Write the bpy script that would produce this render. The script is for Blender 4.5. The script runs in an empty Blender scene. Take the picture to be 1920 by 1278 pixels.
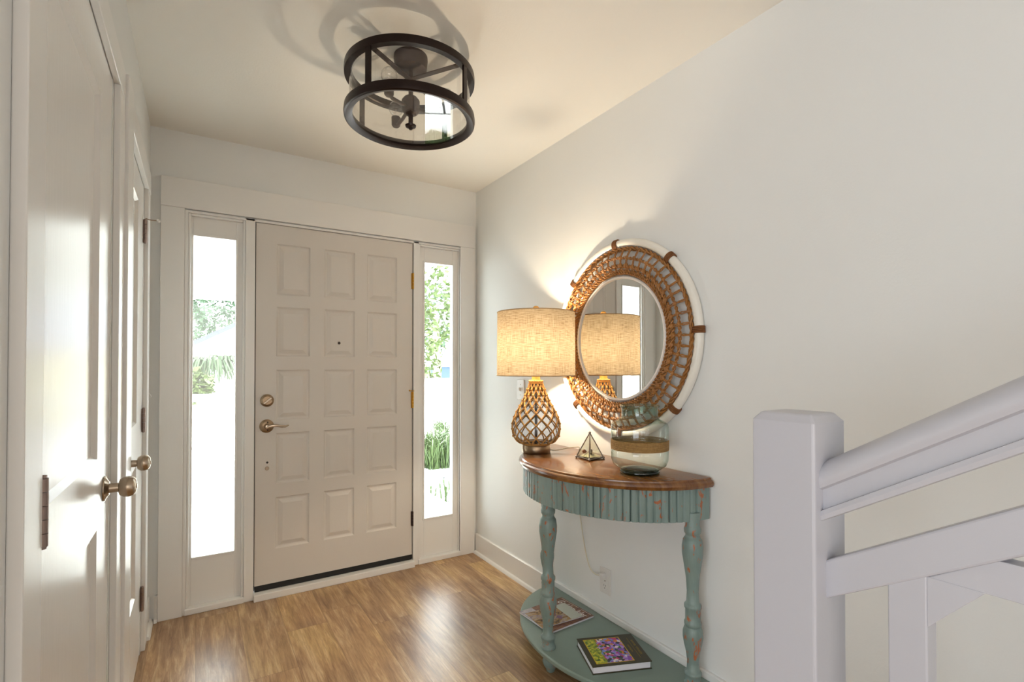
import bpy, bmesh, math, random
from math import sin, cos, pi, radians
from mathutils import Vector, Matrix

random.seed(7)
SC = bpy.context.scene
COL = SC.collection

# ------------------------------------------------------------------ camera
cam_d = bpy.data.cameras.new('camera')
cam = bpy.data.objects.new('camera', cam_d)
COL.objects.link(cam)
cam.location = (0, 0, 1.245)
cam.rotation_euler = (radians(90) + 0.0121, 0, -0.5578)
cam_d.sensor_width = 36
cam_d.lens = 944.4 / 1920 * 36
cam_d.shift_y = 37.36 / 1920
cam_d.clip_start = 0.02
cam_d.clip_end = 200
SC.camera = cam

# ------------------------------------------------------------------ world, sun, fill lights, exposure
W = bpy.data.worlds.new('daylight')
SC.world = W
W.use_nodes = True
W.node_tree.nodes['Background'].inputs['Color'].default_value = (0.90, 0.96, 1.0, 1)
W.node_tree.nodes['Background'].inputs['Strength'].default_value = 8.6

def light(name, kind, loc, rot, energy, color=(1, 1, 1), **kw):
    d = bpy.data.lights.new(name, kind)
    d.energy = energy
    d.color = color
    for k, v in kw.items():
        setattr(d, k, v)
    o = bpy.data.objects.new(name, d)
    o.location = loc
    o.rotation_euler = rot
    COL.objects.link(o)
    return o

light('sun', 'SUN', (4, 8, 8), (radians(-44), radians(14), 0), 7, (1, .96, .9), angle=radians(1))
# unseen area lights added behind the camera to brighten the hall
light('back_fill_light', 'AREA', (-1.1, -3.95, 1.45), (radians(90), 0, 0), 42, (1.0, .97, .92),
      shape='RECTANGLE', size=3.6, size_y=1.7)
light('side_fill_light', 'AREA', (-3.95, -1.65, .95), (radians(90), 0, radians(-90)), 68, (.80, .90, 1.0),
      shape='RECTANGLE', size=3.2, size_y=1.9)

VS = SC.view_settings
SC.display_settings.display_device = 'sRGB'
VS.view_transform = 'Standard'
VS.look = 'None'
VS.exposure = 0.62
VS.gamma = 1.0
VS.use_curve_mapping = False
SC.cycles.max_bounces = 10
SC.cycles.diffuse_bounces = 5
SC.cycles.glossy_bounces = 5
SC.cycles.transparent_max_bounces = 24
SC.cycles.transmission_bounces = 8
SC.cycles.sample_clamp_indirect = 6.0
SC.cycles.caustics_reflective = False
SC.cycles.caustics_refractive = False
SC.cycles.use_denoising = True

# ------------------------------------------------------------------ materials
def srgb(r, g, b):
    f = lambda c: ((c / 255) / 12.92) if c / 255 <= .04045 else (((c / 255) + .055) / 1.055) ** 2.4
    return (f(r), f(g), f(b), 1)

class NT:
    def __init__(s, name):
        s.m = bpy.data.materials.new(name)
        s.m.use_nodes = True
        s.t = s.m.node_tree
        s.b = s.t.nodes['Principled BSDF']
        s.out = s.t.nodes['Material Output']
    def n(s, kind, props=None, **ins):
        x = s.t.nodes.new('ShaderNode' + kind)
        for k, v in (props or {}).items():
            setattr(x, k, v)
        for k, v in ins.items():
            key = int(k[1:]) if k[0] == 'i' and k[1:].isdigit() else k.replace('_', ' ')
            s.set(x, key, v)
        return x
    def set(s, x, key, v):
        sock = x.inputs[key]
        if isinstance(v, bpy.types.NodeSocket):
            s.t.links.new(v, sock)
        else:
            sock.default_value = v
    def math(s, op, a, b=0.0, c=0.0, clamp=False):
        return s.n('Math', {'operation': op, 'use_clamp': clamp}, i0=a, i1=b, i2=c).outputs[0]
    def mix(s, f, a, b, blend='MIX'):
        x = s.n('Mix', {'data_type': 'RGBA', 'blend_type': blend})
        s.set(x, 0, f); s.set(x, 6, a); s.set(x, 7, b)
        return x.outputs[2]
    def ramp(s, f, stops, interp='LINEAR'):
        x = s.n('ValToRGB', None, Fac=f)
        x.color_ramp.interpolation = interp
        e = x.color_ramp.elements
        while len(e) < len(stops):
            e.new(0.5)
        for i, (p, c) in enumerate(stops):
            e[i].position = p
            e[i].color = c
        return x.outputs[0]
    def coord(s, which='Object'):
        return s.n('TexCoord').outputs[which]
    def mapping(s, v, scale=(1, 1, 1), loc=(0, 0, 0), rot=(0, 0, 0)):
        return s.n('Mapping', None, Vector=v, Scale=scale, Location=loc, Rotation=rot).outputs[0]
    def noise(s, v, scale, detail=3, rough=.5, dist=0.0, out=0):
        return s.n('TexNoise', None, Vector=v, Scale=scale, Detail=detail, Roughness=rough, Distortion=dist).outputs[out]
    def bump(s, h, strength=.2, dist=.01):
        return s.n('Bump', None, Height=h, Strength=strength, Distance=dist).outputs[0]
    def P(s, **kw):
        for k, v in kw.items():
            s.set(s.b, k.replace('_', ' '), v)
        return s.m

def plain(name, c, rough=.5, metal=0.0, **kw):
    t = NT(name)
    t.P(Base_Color=c, Roughness=rough, Metallic=metal, **kw)
    return t.m

def paint(name, c, rough, bscale, bstr, var=.03, brush=None):
    t = NT(name)
    co = t.coord()
    v = t.mapping(co, brush) if brush else co
    n1 = t.noise(v, bscale, 4, .6)
    n2 = t.noise(co, 1.7, 2)
    dark = tuple(x * (1 - var) for x in c[:3]) + (1,)
    t.P(Base_Color=t.mix(n2, dark, c), Roughness=rough, Normal=t.bump(n1, bstr, .004))
    return t.m

M = {}
M['wall'] = paint('wall_paint', (.79, .795, .78, 1), .65, 160, .10)
M['ceiling'] = paint('ceiling_paint', (.83, .805, .755, 1), .75, 120, .12)
M['trim'] = paint('trim_paint', (.80, .785, .76, 1), .28, 60, .06, brush=(1, 1, .2))
M['door'] = paint('door_paint', (.78, .765, .74, 1), .27, 70, .09, brush=(1, 1, .12))
M['frontdoor'] = paint('front_door_paint', (.66, .62, .575, 1), .4, 90, .08)
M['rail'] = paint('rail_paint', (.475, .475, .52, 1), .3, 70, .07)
M['ext_white'] = plain('exterior_white', (.82, .83, .82, 1), .6)
M['deck'] = plain('deck_paint', (.85, .85, .82, 1), .6)
M['black'] = plain('black_rubber', (.006, .006, .006, 1), .6)
M['bronze'] = plain('oil_rubbed_bronze', srgb(30, 16, 14), .32, .5)
M['bronze_dark'] = plain('dark_bronze', srgb(64, 50, 48), .5, .4)
M['nickel'] = plain('satin_nickel', srgb(176, 160, 142), .27, 1.0)
M['nickel_dark'] = plain('aged_nickel', srgb(150, 128, 104), .3, 1.0)
M['hinge'] = plain('hinge_metal', srgb(150, 132, 124), .4, .85)
M['brass'] = plain('brass', srgb(186, 140, 60), .3, 1.0)
M['plastic'] = plain('white_plastic', (.72, .70, .67, 1), .3)
M['slot'] = plain('dark_slot', (.02, .02, .02, 1), .7)
M['mirror'] = plain('mirror_silver', (.86, .87, .86, 1), .0, 1.0)
M['white_rattan'] = paint('white_lacquer_cane', (.80, .77, .70, 1), .35, 60, .1)
M['cream_rim'] = plain('white_rim', (.78, .73, .68, 1), .4)
M['page'] = plain('paper_pages', (.76, .74, .78, 1), .7)
M['glasslamp_rod'] = plain('smoked_rod', (.03, .03, .035, 1), .3)
M['gold_ink'] = plain('gold_ink', srgb(176, 140, 40), .4, .4)
M['white_ink'] = plain('white_ink', (.85, .82, .78, 1), .6)
M['yellow_line'] = plain('yellow_line', srgb(214, 176, 30), .5)
M['cover_green'] = plain('dark_olive_cover', srgb(50, 46, 16), .3)
M['cord'] = plain('clear_cord', srgb(214, 206, 186), .35)
M['lampwood'] = plain('blond_wood', srgb(214, 164, 84), .45)
M['silver'] = plain('solder_silver', srgb(150, 140, 132), .3, .9)
M['house_wall'] = plain('pale_yellow_stucco', srgb(236, 230, 206), .8)
M['roof'] = plain('pale_grey_shingle', srgb(196, 198, 206), .8)
M['blue'] = plain('pale_blue_siding', srgb(56, 76, 98), .7)
M['shingle'] = plain('grey_shingles', srgb(58, 62, 72), .8)
M['bark'] = plain('pale_bark', srgb(150, 140, 120), .9)

def leaf(name, a, b):
    t = NT(name)
    n = t.noise(t.coord(), 3.0, 3)
    t.P(Base_Color=t.mix(n, a, b), Roughness=.6)
    return t.m
M['leaf_a'] = leaf('leaves_bluegreen', srgb(24, 48, 28), srgb(58, 84, 54))
M['leaf_b'] = leaf('leaves_yellowgreen', srgb(44, 66, 18), srgb(84, 98, 44))
M['leaf_c'] = leaf('leaves_palm', srgb(26, 50, 20), srgb(62, 82, 44))
M['grass'] = leaf('grass_blades', srgb(34, 60, 16), srgb(72, 92, 36))

def thin_glass(name, tint, edge, base_refl=.04, rough=0.0, seeds=0.0):
    """a pane or blown shell seen as one wall: tinted transparency plus the mirror reflection of its face"""
    t = NT(name)
    lw = t.n('LayerWeight', None, Blend=.5)
    col = t.mix(t.math('POWER', lw.outputs['Facing'], 2.6), tint, edge)
    tr = t.n('BsdfTransparent', None, Color=col)
    gl = t.n('BsdfGlossy', None, Color=(1, 1, 1, 1), Roughness=rough)
    if seeds:
        vo = t.n('TexVoronoi', None, Vector=t.coord(), Scale=seeds)
        t.set(gl, 'Normal', t.bump(t.noise(t.coord(), seeds * .3, 3), .25, .01))
    mx = t.n('MixShader')
    t.set(mx, 0, t.math('MULTIPLY_ADD', t.math('POWER', lw.outputs['Facing'], 5.0), 1 - base_refl, base_refl, clamp=True))
    t.t.links.new(tr.outputs[0], mx.inputs[1])
    t.t.links.new(gl.outputs[0], mx.inputs[2])
    t.t.links.new(mx.outputs[0], t.out.inputs['Surface'])
    t.t.nodes.remove(t.b)
    return t.m
M['pane'] = thin_glass('window_glass', (.97, .99, .98, 1), (.85, .92, .9, 1))
M['drum_glass'] = thin_glass('seeded_glass', (.95, .94, .92, 1), (.75, .74, .72, 1), .06, .02, 60)
M['plate_glass'] = thin_glass('diffuser_glass', (.96, .96, .95, 1), (.9, .9, .9, 1), .045)
M['bulb_glass'] = thin_glass('bulb_glass', (.95, .95, .95, 1), (.5, .5, .5, 1), .11)
M['jar_glass'] = thin_glass('green_jar_glass', (.93, .965, .945, 1), (.22, .36, .30, 1), .05)
M['jar_neck_glass'] = thin_glass('green_neck_glass', (.80, .88, .83, 1), (.20, .33, .27, 1), .05)
M['jar_thick'] = thin_glass('thick_green_glass', (.32, .50, .42, 1), (.05, .16, .12, 1), .06)
M['lamp_glass'] = thin_glass('pale_blue_glass', (.80, .83, .88, 1), (.30, .34, .42, 1), .07)
M['terra_glass'] = thin_glass('terrarium_glass', (.93, .95, .90, 1), (.6, .65, .55, 1), .1)

# oak plank floor: boards along Y
def floor_mat():
    t = NT('oak_plank_floor')
    co = t.coord()
    sx = t.n('SeparateXYZ', None, Vector=co)
    X, Y = sx.outputs[0], sx.outputs[1]
    px = t.math('DIVIDE', X, .182)
    ix = t.math('FLOOR', px)
    off = t.n('TexWhiteNoise', {'noise_dimensions': '1D'}, W=ix).outputs[0]
    py = t.math('ADD', t.math('DIVIDE', Y, 1.22), off)
    iy = t.math('FLOOR', py)
    cell = t.n('CombineXYZ', None, X=ix, Y=iy, Z=0.0).outputs[0]
    wn = t.n('TexWhiteNoise', {'noise_dimensions': '3D'}, Vector=cell)
    rnd, rcol = wn.outputs[0], wn.outputs[1]
    shift = t.n('VectorMath', {'operation': 'MULTIPLY_ADD'}, i0=rcol, i1=(7, 9, 3), i2=co).outputs[0]
    g1 = t.noise(t.mapping(shift, (13, 1.1, 1)), 2.2, 7, .70, .8)
    g2 = t.noise(t.mapping(shift, (80, 5, 1)), 2.0, 5, .7, .5)
    blot = t.noise(t.mapping(shift, (2.0, .8, 1)), 2.0, 3, .5)
    base = t.ramp(g1, [(.34, srgb(98, 68, 46)), (.44, srgb(150, 114, 80)), (.54, srgb(184, 150, 112)), (.66, srgb(218, 192, 154))])
    tone = t.ramp(blot, [(.36, srgb(120, 92, 78)), (.5, srgb(182, 146, 106)), (.62, srgb(212, 178, 120))])
    c = t.mix(.42, base, tone)
    c = t.mix(t.math('MULTIPLY', t.ramp(g2, [(.42, (0, 0, 0, 1)), (.68, (1, 1, 1, 1))]), .5), c, srgb(112, 80, 54), 'MIX')
    c = t.mix(.55, c, t.mix(rnd, srgb(176, 134, 92), srgb(216, 178, 122)), 'MULTIPLY') if False else c
    br = t.math('MULTIPLY_ADD', rnd, .24, .92)
    c = t.mix(1.0, c, t.n('CombineXYZ', None, X=br, Y=br, Z=t.math('MULTIPLY_ADD', rnd, .18, .93)).outputs[0], 'MULTIPLY')
    fx = t.math('FRACT', px); fy = t.math('FRACT', py)
    ex = t.math('MINIMUM', fx, t.math('SUBTRACT', 1.0, fx))
    ey = t.math('MULTIPLY', t.math('MINIMUM', fy, t.math('SUBTRACT', 1.0, fy)), 6.7)
    seam = t.math('GREATER_THAN', t.math('MINIMUM', ex, ey), .009)
    c = t.mix(t.math('MULTIPLY_ADD', seam, -.32, .32), c, srgb(88, 58, 34))
    rough = t.math('MULTIPLY_ADD', g2, .16, .24)
    hgt = t.math('ADD', t.math('MULTIPLY', g2, .5), seam)
    t.P(Base_Color=c, Roughness=rough, Normal=t.bump(hgt, .12, .004))
    return t.m
M['floor'] = floor_mat()

def wood_top():
    t = NT('stained_mahogany')
    co = t.coord()
    g = t.noise(t.mapping(co, (14, 1.4, 3)), 3, 5, .6, .6)
    g2 = t.noise(t.mapping(co, (120, 7, 10)), 2, 3)
    c = t.ramp(g, [(.3, srgb(92, 52, 20)), (.5, srgb(122, 76, 32)), (.7, srgb(142, 94, 44))])
    c = t.mix(t.math('MULTIPLY', g2, .3), c, srgb(64, 34, 12))
    t.P(Base_Color=c, Roughness=.26, Coat_Weight=.4, Coat_Roughness=.15)
    return t.m
M['mahogany'] = wood_top()

def sage():
    t = NT('chipped_sage_paint')
    co = t.coord()
    base = t.mix(t.noise(co, 9, 4), srgb(114, 134, 130), srgb(140, 158, 152))
    base = t.mix(t.math('MULTIPLY', t.noise(t.mapping(co, (60, 60, 6)), 3, 4), .35), base, srgb(72, 92, 88))
    d = t.n('TexNoise', None, Vector=t.mapping(co, (34, 34, 15)), Scale=1.0, Detail=3, Roughness=.6, Distortion=1.2).outputs[0]
    chip = t.ramp(d, [(.612, (0, 0, 0, 1)), (.63, (1, 1, 1, 1))])
    c = t.mix(chip, base, t.mix(t.noise(co, 40), srgb(146, 82, 50), srgb(182, 112, 74)))
    t.P(Base_Color=c, Roughness=.42, Normal=t.bump(chip, -.15, .003))
    return t.m
M['sage'] = sage()

def shelf_paint():
    t = NT('sage_shelf_paint')
    co = t.coord()
    base = t.mix(t.noise(co, 7, 4), srgb(120, 138, 128), srgb(138, 154, 144))
    d = t.noise(t.mapping(co, (22, 22, 22)), 1.0, 3, .6, 1.0)
    chip = t.ramp(d, [(.73, (0, 0, 0, 1)), (.745, (1, 1, 1, 1))])
    t.P(Base_Color=t.mix(chip, base, srgb(160, 84, 48)), Roughness=.38)
    return t.m
M['sage_shelf'] = shelf_paint()

def rope_mat(name, a, b, scale=220, rough=.8):
    t = NT(name)
    co = t.coord()
    n = t.noise(co, scale, 3, .6)
    n2 = t.noise(co, 18, 3)
    c = t.mix(n2, a, b)
    c = t.mix(t.math('MULTIPLY', n, .55), c, tuple(x * .35 for x in a[:3]) + (1,))
    t.P(Base_Color=c, Roughness=rough, Normal=t.bump(n, .4, .002))
    return t.m
M['seagrass'] = rope_mat('woven_seagrass', srgb(128, 78, 32), srgb(200, 140, 72), 190, .5)
M['binding'] = rope_mat('brown_binding', srgb(104, 60, 24), srgb(152, 98, 50), 160)
M['rope'] = rope_mat('lamp_rope', srgb(180, 124, 60), srgb(218, 170, 98), 230)

def jute():
    t = NT('jute_twine')
    co = t.coord()
    z = t.n('SeparateXYZ', None, Vector=co).outputs[2]
    w = t.math('ABSOLUTE', t.math('SINE', t.math('MULTIPLY', z, 2 * pi / .0086)))
    n = t.noise(co, 130, 3)
    c = t.mix(n, srgb(128, 96, 52), srgb(190, 150, 92))
    c = t.mix(t.math('POWER', t.math('SUBTRACT', 1.0, w), 3.0), c, srgb(84, 60, 30))
    t.P(Base_Color=c, Roughness=.85, Normal=t.bump(w, .5, .003))
    return t.m
M['jute'] = jute()

def linen():
    t = NT('linen_shade')
    co = t.coord()
    sx = t.n('SeparateXYZ', None, Vector=co)
    ang = t.math('ARCTAN2', sx.outputs[1], sx.outputs[0])
    uv = t.n('CombineXYZ', None, X=ang, Y=sx.outputs[2], Z=0.0).outputs[0]
    a = t.noise(t.mapping(uv, (150, 14, 1)), 1.0, 3, .6)
    b = t.noise(t.mapping(uv, (5, 330, 1)), 1.0, 3, .6)
    c1 = t.noise(t.mapping(uv, (5, 9, 1)), 1.0, 3)
    w = t.math('MULTIPLY', t.math('ADD', a, b), .5)
    slub = t.ramp(w, [(.36, (.13, .08, .04, 1)), (.45, (.27, .20, .12, 1)), (.56, (.40, .32, .215, 1)), (.7, (.46, .38, .27, 1))])
    col = t.mix(t.math('MULTIPLY', c1, .25), slub, (.24, .19, .12, 1))
    df = t.n('BsdfDiffuse', None, Color=col)
    tl = t.n('BsdfTranslucent', None, Color=col)
    mx = t.n('MixShader', None, Fac=.20)
    t.t.links.new(df.outputs[0], mx.inputs[1])
    t.t.links.new(tl.outputs[0], mx.inputs[2])
    t.t.links.new(mx.outputs[0], t.out.inputs['Surface'])
    t.t.nodes.remove(t.b)
    return t.m
M['linen'] = linen()
M['linen_edge'] = plain('linen_hem', srgb(190, 160, 120), .8)

def garden_cover():
    t = NT('painted_garden_picture')
    co = t.coord()
    v = t.mapping(co, (30, 30, 1))
    wv = t.n('TexNoise', None, Vector=v, Scale=1.1, Detail=5, Roughness=.65, Distortion=1.8)
    hue = t.n('TexVoronoi', {'feature': 'F1'}, Vector=t.mapping(co, (85, 85, 1)), Scale=1.0).outputs['Color']
    sep = t.n('SeparateColor', None, Color=hue).outputs[0]
    c = t.ramp(sep, [(0, srgb(40, 30, 60)), (.18, srgb(140, 80, 190)), (.34, srgb(186, 140, 220)), (.46, srgb(120, 150, 220)),
                     (.58, srgb(200, 50, 110)), (.68, srgb(220, 130, 40)), (.78, srgb(60, 110, 40)), (.9, srgb(240, 226, 230))], 'CONSTANT')
    g = t.ramp(wv.outputs[0], [(.35, srgb(30, 60, 16)), (.5, srgb(150, 170, 30)), (.6, srgb(220, 206, 60))])
    y = t.n('SeparateXYZ', None, Vector=co).outputs[0]
    f = t.ramp(t.math('ADD', t.math('MULTIPLY', y, 9.0), t.math('MULTIPLY_ADD', wv.outputs[0], .5, .22)), [(.0, (1, 1, 1, 1)), (.02, (0, 0, 0, 1))])
    t.P(Base_Color=t.mix(f, c, g), Roughness=.3)
    return t.m
M['picture'] = garden_cover()

def mag_cover(name, stops, sc, dist):
    t = NT(name)
    n = t.noise(t.mapping(t.coord(), sc), 1.0, 4, .55, dist)
    t.P(Base_Color=t.ramp(n, stops), Roughness=.3)
    return t.m
M['mag_brown'] = mag_cover('brown_magazine_cover', [(.3, srgb(60, 30, 20)), (.45, srgb(112, 66, 52)), (.55, srgb(140, 96, 66)), (.7, srgb(90, 52, 44))], (30, 60, 1), .6)
M['mag_beach'] = mag_cover('sandy_magazine_cover', [(.36, srgb(70, 44, 36)), (.45, srgb(168, 128, 72)), (.54, srgb(176, 158, 140)), (.64, srgb(124, 96, 116))], (18, 34, 1), 1.0)
M['mag_lilac'] = mag_cover('pale_lilac_page', [(.3, srgb(130, 116, 140)), (.5, srgb(184, 176, 180)), (.7, srgb(210, 204, 206))], (30, 50, 1), .4)
M['mag_sky'] = plain('pale_cover_panel', srgb(186, 188, 176), .35)
M['mag_purple'] = plain('mauve_print', srgb(128, 92, 122), .4)

def pavers():
    t = NT('garden_pavers')
    br = t.n('TexBrick', None, Vector=t.mapping(t.coord(), (1, 1, 1), rot=(0, 0, .5)), Color1=(.74, .72, .7, 1), Color2=(.8, .77, .75, 1),
             Mortar=(.03, .03, .028, 1), Scale=1.0)
    t.set(br, 'Mortar Size', .016); t.set(br, 'Brick Width', 1.0); t.set(br, 'Row Height', .6)
    t.P(Base_Color=br.outputs[0], Roughness=.8)
    return t.m
M['pavers'] = pavers()
M['sand'] = mag_cover('terrarium_sand', [(.35, srgb(150, 140, 110)), (.5, srgb(206, 196, 160)), (.65, srgb(226, 220, 190))], (60, 60, 60), .3)
M['shell'] = plain('rusty_shell', srgb(150, 84, 52), .5)
M['driftwood'] = plain('grey_driftwood', srgb(96, 88, 76), .7)

# ------------------------------------------------------------------ mesh tools
class MB:
    def __init__(s):
        s.v = []; s.f = []; s.mi = []; s.k = 0
    def add(s, vs, fs):
        o = len(s.v)
        s.v += [tuple(p) for p in vs]
        s.f += [tuple(i + o for i in f) for f in fs]
        s.mi += [s.k] * len(fs)
        return s
    def box(s, x0, y0, z0, x1, y1, z1):
        x0, x1 = min(x0, x1), max(x0, x1); y0, y1 = min(y0, y1), max(y0, y1); z0, z1 = min(z0, z1), max(z0, z1)
        return s.add([(x0, y0, z0), (x1, y0, z0), (x1, y1, z0), (x0, y1, z0), (x0, y0, z1), (x1, y0, z1), (x1, y1, z1), (x0, y1, z1)],
                     [(0, 3, 2, 1), (4, 5, 6, 7), (0, 1, 5, 4), (1, 2, 6, 5), (2, 3, 7, 6), (3, 0, 4, 7)])
    def prism(s, poly, ext):
        n = len(poly); e = Vector(ext)
        vs = [Vector(p) for p in poly]; vs += [p + e for p in vs]
        return s.add(vs, [tuple(range(n - 1, -1, -1)), tuple(range(n, 2 * n))] + [(i, (i + 1) % n, n + (i + 1) % n, n + i) for i in range(n)])
    def lathe(s, prof, c=(0, 0, 0), seg=32, axis='Z', close=False):
        c = Vector(c); vs = []; m = len(prof)
        for i in range(seg):
            a = 2 * pi * i / seg
            for r, h in prof:
                if axis == 'Z': p = (r * cos(a), r * sin(a), h)
                elif axis == 'X': p = (h, r * cos(a), r * sin(a))
                else: p = (r * sin(a), h, r * cos(a))
                vs.append(c + Vector(p))
        fs = []
        rng = m if close else m - 1
        for i in range(seg):
            j = (i + 1) % seg
            for k in range(rng):
                l = (k + 1) % m
                fs.append((i * m + k, j * m + k, j * m + l, i * m + l))
        return s.add(vs, fs)
    def tube(s, pts, r, seg=8, closed=False, caps=True):
        pts = [Vector(p) for p in pts]
        n = len(pts); vs = []; up = None
        for i, p in enumerate(pts):
            a = pts[(i - 1) % n] if (closed or i > 0) else p
            b = pts[(i + 1) % n] if (closed or i < n - 1) else p
            t = (b - a)
            t = t.normalized() if t.length > 1e-9 else Vector((0, 0, 1))
            if up is None:
                up = Vector((0, 0, 1)) if abs(t.z) < .9 else Vector((1, 0, 0))
            u = up - t * up.dot(t)
            if u.length < 1e-6: u = t.orthogonal()
            u.normalize(); w = t.cross(u); up = u
            rr = r[i] if isinstance(r, (list, tuple)) else r
            for k in range(seg):
                q = 2 * pi * k / seg
                vs.append(p + u * (rr * cos(q)) + w * (rr * sin(q)))
        fs = []
        for i in range(n if closed else n - 1):
            j = (i + 1) % n
            for k in range(seg):
                l = (k + 1) % seg
                fs.append((i * seg + k, i * seg + l, j * seg + l, j * seg + k))
        if caps and not closed:
            fs.append(tuple(range(seg - 1, -1, -1)))
            fs.append(tuple((n - 1) * seg + k for k in range(seg)))
        return s.add(vs, fs)
    def ball(s, c, r, seg=12, rings=8, sc=(1, 1, 1)):
        c = Vector(c); vs = [c + Vector((0, 0, -r * sc[2]))]
        for i in range(1, rings):
            a = -pi / 2 + pi * i / rings
            for k in range(seg):
                q = 2 * pi * k / seg
                vs.append(c + Vector((r * cos(a) * cos(q) * sc[0], r * cos(a) * sin(q) * sc[1], r * sin(a) * sc[2])))
        vs.append(c + Vector((0, 0, r * sc[2]))); e = len(vs) - 1; fs = []
        for k in range(seg):
            l = (k + 1) % seg
            fs.append((0, 1 + l, 1 + k))
            fs.append((e, 1 + (rings - 2) * seg + k, 1 + (rings - 2) * seg + l))
            for i in range(rings - 2):
                fs.append((1 + i * seg + k, 1 + i * seg + l, 1 + (i + 1) * seg + l, 1 + (i + 1) * seg + k))
        return s.add(vs, fs)
    def build(s, name, mat, parent=None, angle=35, bevel=0.0, bseg=2, fix=True):
        me = bpy.data.meshes.new(name)
        base = parent_origin(parent)
        me.from_pydata([tuple(Vector(v) - base) for v in s.v], [], s.f)
        for m in (mat if isinstance(mat, (list, tuple)) else [mat]):
            me.materials.append(M[m])
        me.polygons.foreach_set('material_index', s.mi)
        if fix:
            bm = bmesh.new(); bm.from_mesh(me)
            bmesh.ops.recalc_face_normals(bm, faces=bm.faces)
            bm.to_mesh(me); bm.free()
        me.polygons.foreach_set('use_smooth', [angle > 0] * len(me.polygons))
        if angle > 0:
            me.set_sharp_from_angle(angle=radians(angle))
        o = bpy.data.objects.new(name, me)
        COL.objects.link(o)
        if parent:
            o.parent = parent
        if bevel:
            b = o.modifiers.new('bevel', 'BEVEL')
            b.width = bevel; b.segments = bseg; b.limit_method = 'ANGLE'; b.angle_limit = radians(40)
            b.harden_normals = False
        return o

def parent_origin(p):
    v = Vector((0, 0, 0))
    while p:
        v += p.location
        p = p.parent
    return v

def box(*a):
    return MB().box(*a)

def tag(o, label, cat, group=None, kind=None):
    o['label'] = label; o['category'] = cat
    if group: o['group'] = group
    if kind: o['kind'] = kind
    return o

def thing(name, loc, label, cat, group=None):
    o = bpy.data.objects.new(name, None)
    o.empty_display_size = .05
    COL.objects.link(o); o.location = loc
    return tag(o, label, cat, group)

def struct(name, mb, mat, label, cat, **kw):
    o = mb.build(name, mat, **kw)
    return tag(o, label, cat, kind='structure')

def panel_slab(mb, us, vs, panels, place, thick, profile):
    """a flat slab in (u, v) with framed panels let into its face; place(u, v, d) -> world, d = depth behind the face"""
    def q(a, b, c, d): mb.add([place(*a), place(*b), place(*c), place(*d)], [(0, 1, 2, 3)])
    ul = sorted({us[0], us[1]} | {p[0] for p in panels} | {p[1] for p in panels})
    vl = sorted({vs[0], vs[1]} | {p[2] for p in panels} | {p[3] for p in panels})
    for i in range(len(ul) - 1):
        for j in range(len(vl) - 1):
            cu, cv = (ul[i] + ul[i + 1]) / 2, (vl[j] + vl[j + 1]) / 2
            if any(p[0] < cu < p[1] and p[2] < cv < p[3] for p in panels): continue
            q((ul[i], vl[j], 0), (ul[i + 1], vl[j], 0), (ul[i + 1], vl[j + 1], 0), (ul[i], vl[j + 1], 0))
    for (a, b, c, d) in panels:
        for k in range(len(profile) - 1):
            (i0, d0), (i1, d1) = profile[k], profile[k + 1]
            o = [(a + i0, c + i0, d0), (b - i0, c + i0, d0), (b - i0, d - i0, d0), (a + i0, d - i0, d0)]
            n = [(a + i1, c + i1, d1), (b - i1, c + i1, d1), (b - i1, d - i1, d1), (a + i1, d - i1, d1)]
            for e in range(4):
                q(o[e], o[(e + 1) % 4], n[(e + 1) % 4], n[e])
        i1, d1 = profile[-1]
        q((a + i1, c + i1, d1), (b - i1, c + i1, d1), (b - i1, d - i1, d1), (a + i1, d - i1, d1))
    c0 = [(us[0], vs[0]), (us[1], vs[0]), (us[1], vs[1]), (us[0], vs[1])]
    for e in range(4):
        (a, b), (c, d) = c0[e], c0[(e + 1) % 4]
        q((a, b, 0), (c, d, 0), (c, d, thick), (a, b, thick))
    q(*[(u, v, thick) for u, v in c0])

# ------------------------------------------------------------------ the room
XR, XL, YD, ZC = 1.603, -0.205, 3.034, 2.433
struct('floor', box(-4, -4, -.08, XR, YD + .0, 0), 'floor', 'oak plank floor of the entry hall', 'floor', angle=0)
struct('ceiling', box(-4, -4, ZC, XR + .1, YD + .14, ZC + .08), 'ceiling', 'warm white flat ceiling of the entry hall', 'ceiling', angle=0)
struct('wall_right', box(XR, -4, 0, XR + .1, YD + .14, ZC), 'wall', 'pale painted wall behind the mirror and console table', 'wall', angle=0)
OX0, OX1, OZ = -.06, 1.485, 2.04
mb = MB()
mb.box(XL - .1, YD, 0, OX0, YD + .14, ZC).box(OX1, YD, 0, XR, YD + .14, ZC).box(OX0, YD, OZ, OX1, YD + .14, ZC)
struct('wall_front', mb, 'wall', 'cream wall around the front door', 'wall', angle=0)
D1, D2, DZ = (.985, 1.765), (2.045, 2.712), 2.05
mb = MB()
mb.box(XL - .12, .79, 0, XL, D1[0], ZC).box(XL - .12, D1[1], 0, XL, D2[0], ZC).box(XL - .12, D2[1], 0, XL, YD, ZC)
mb.box(XL - .12, D1[0], DZ, XL, D1[1], ZC).box(XL - .12, D2[0], DZ, XL, D2[1], ZC)
mb.box(XL - .12, D1[0], 0, XL - .06, D1[1], DZ).box(XL - .12, D2[0], 0, XL - .06, D2[1], DZ)
struct('wall_left', mb, 'wall', 'cream wall with the two closet doors', 'wall', angle=0)
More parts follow.
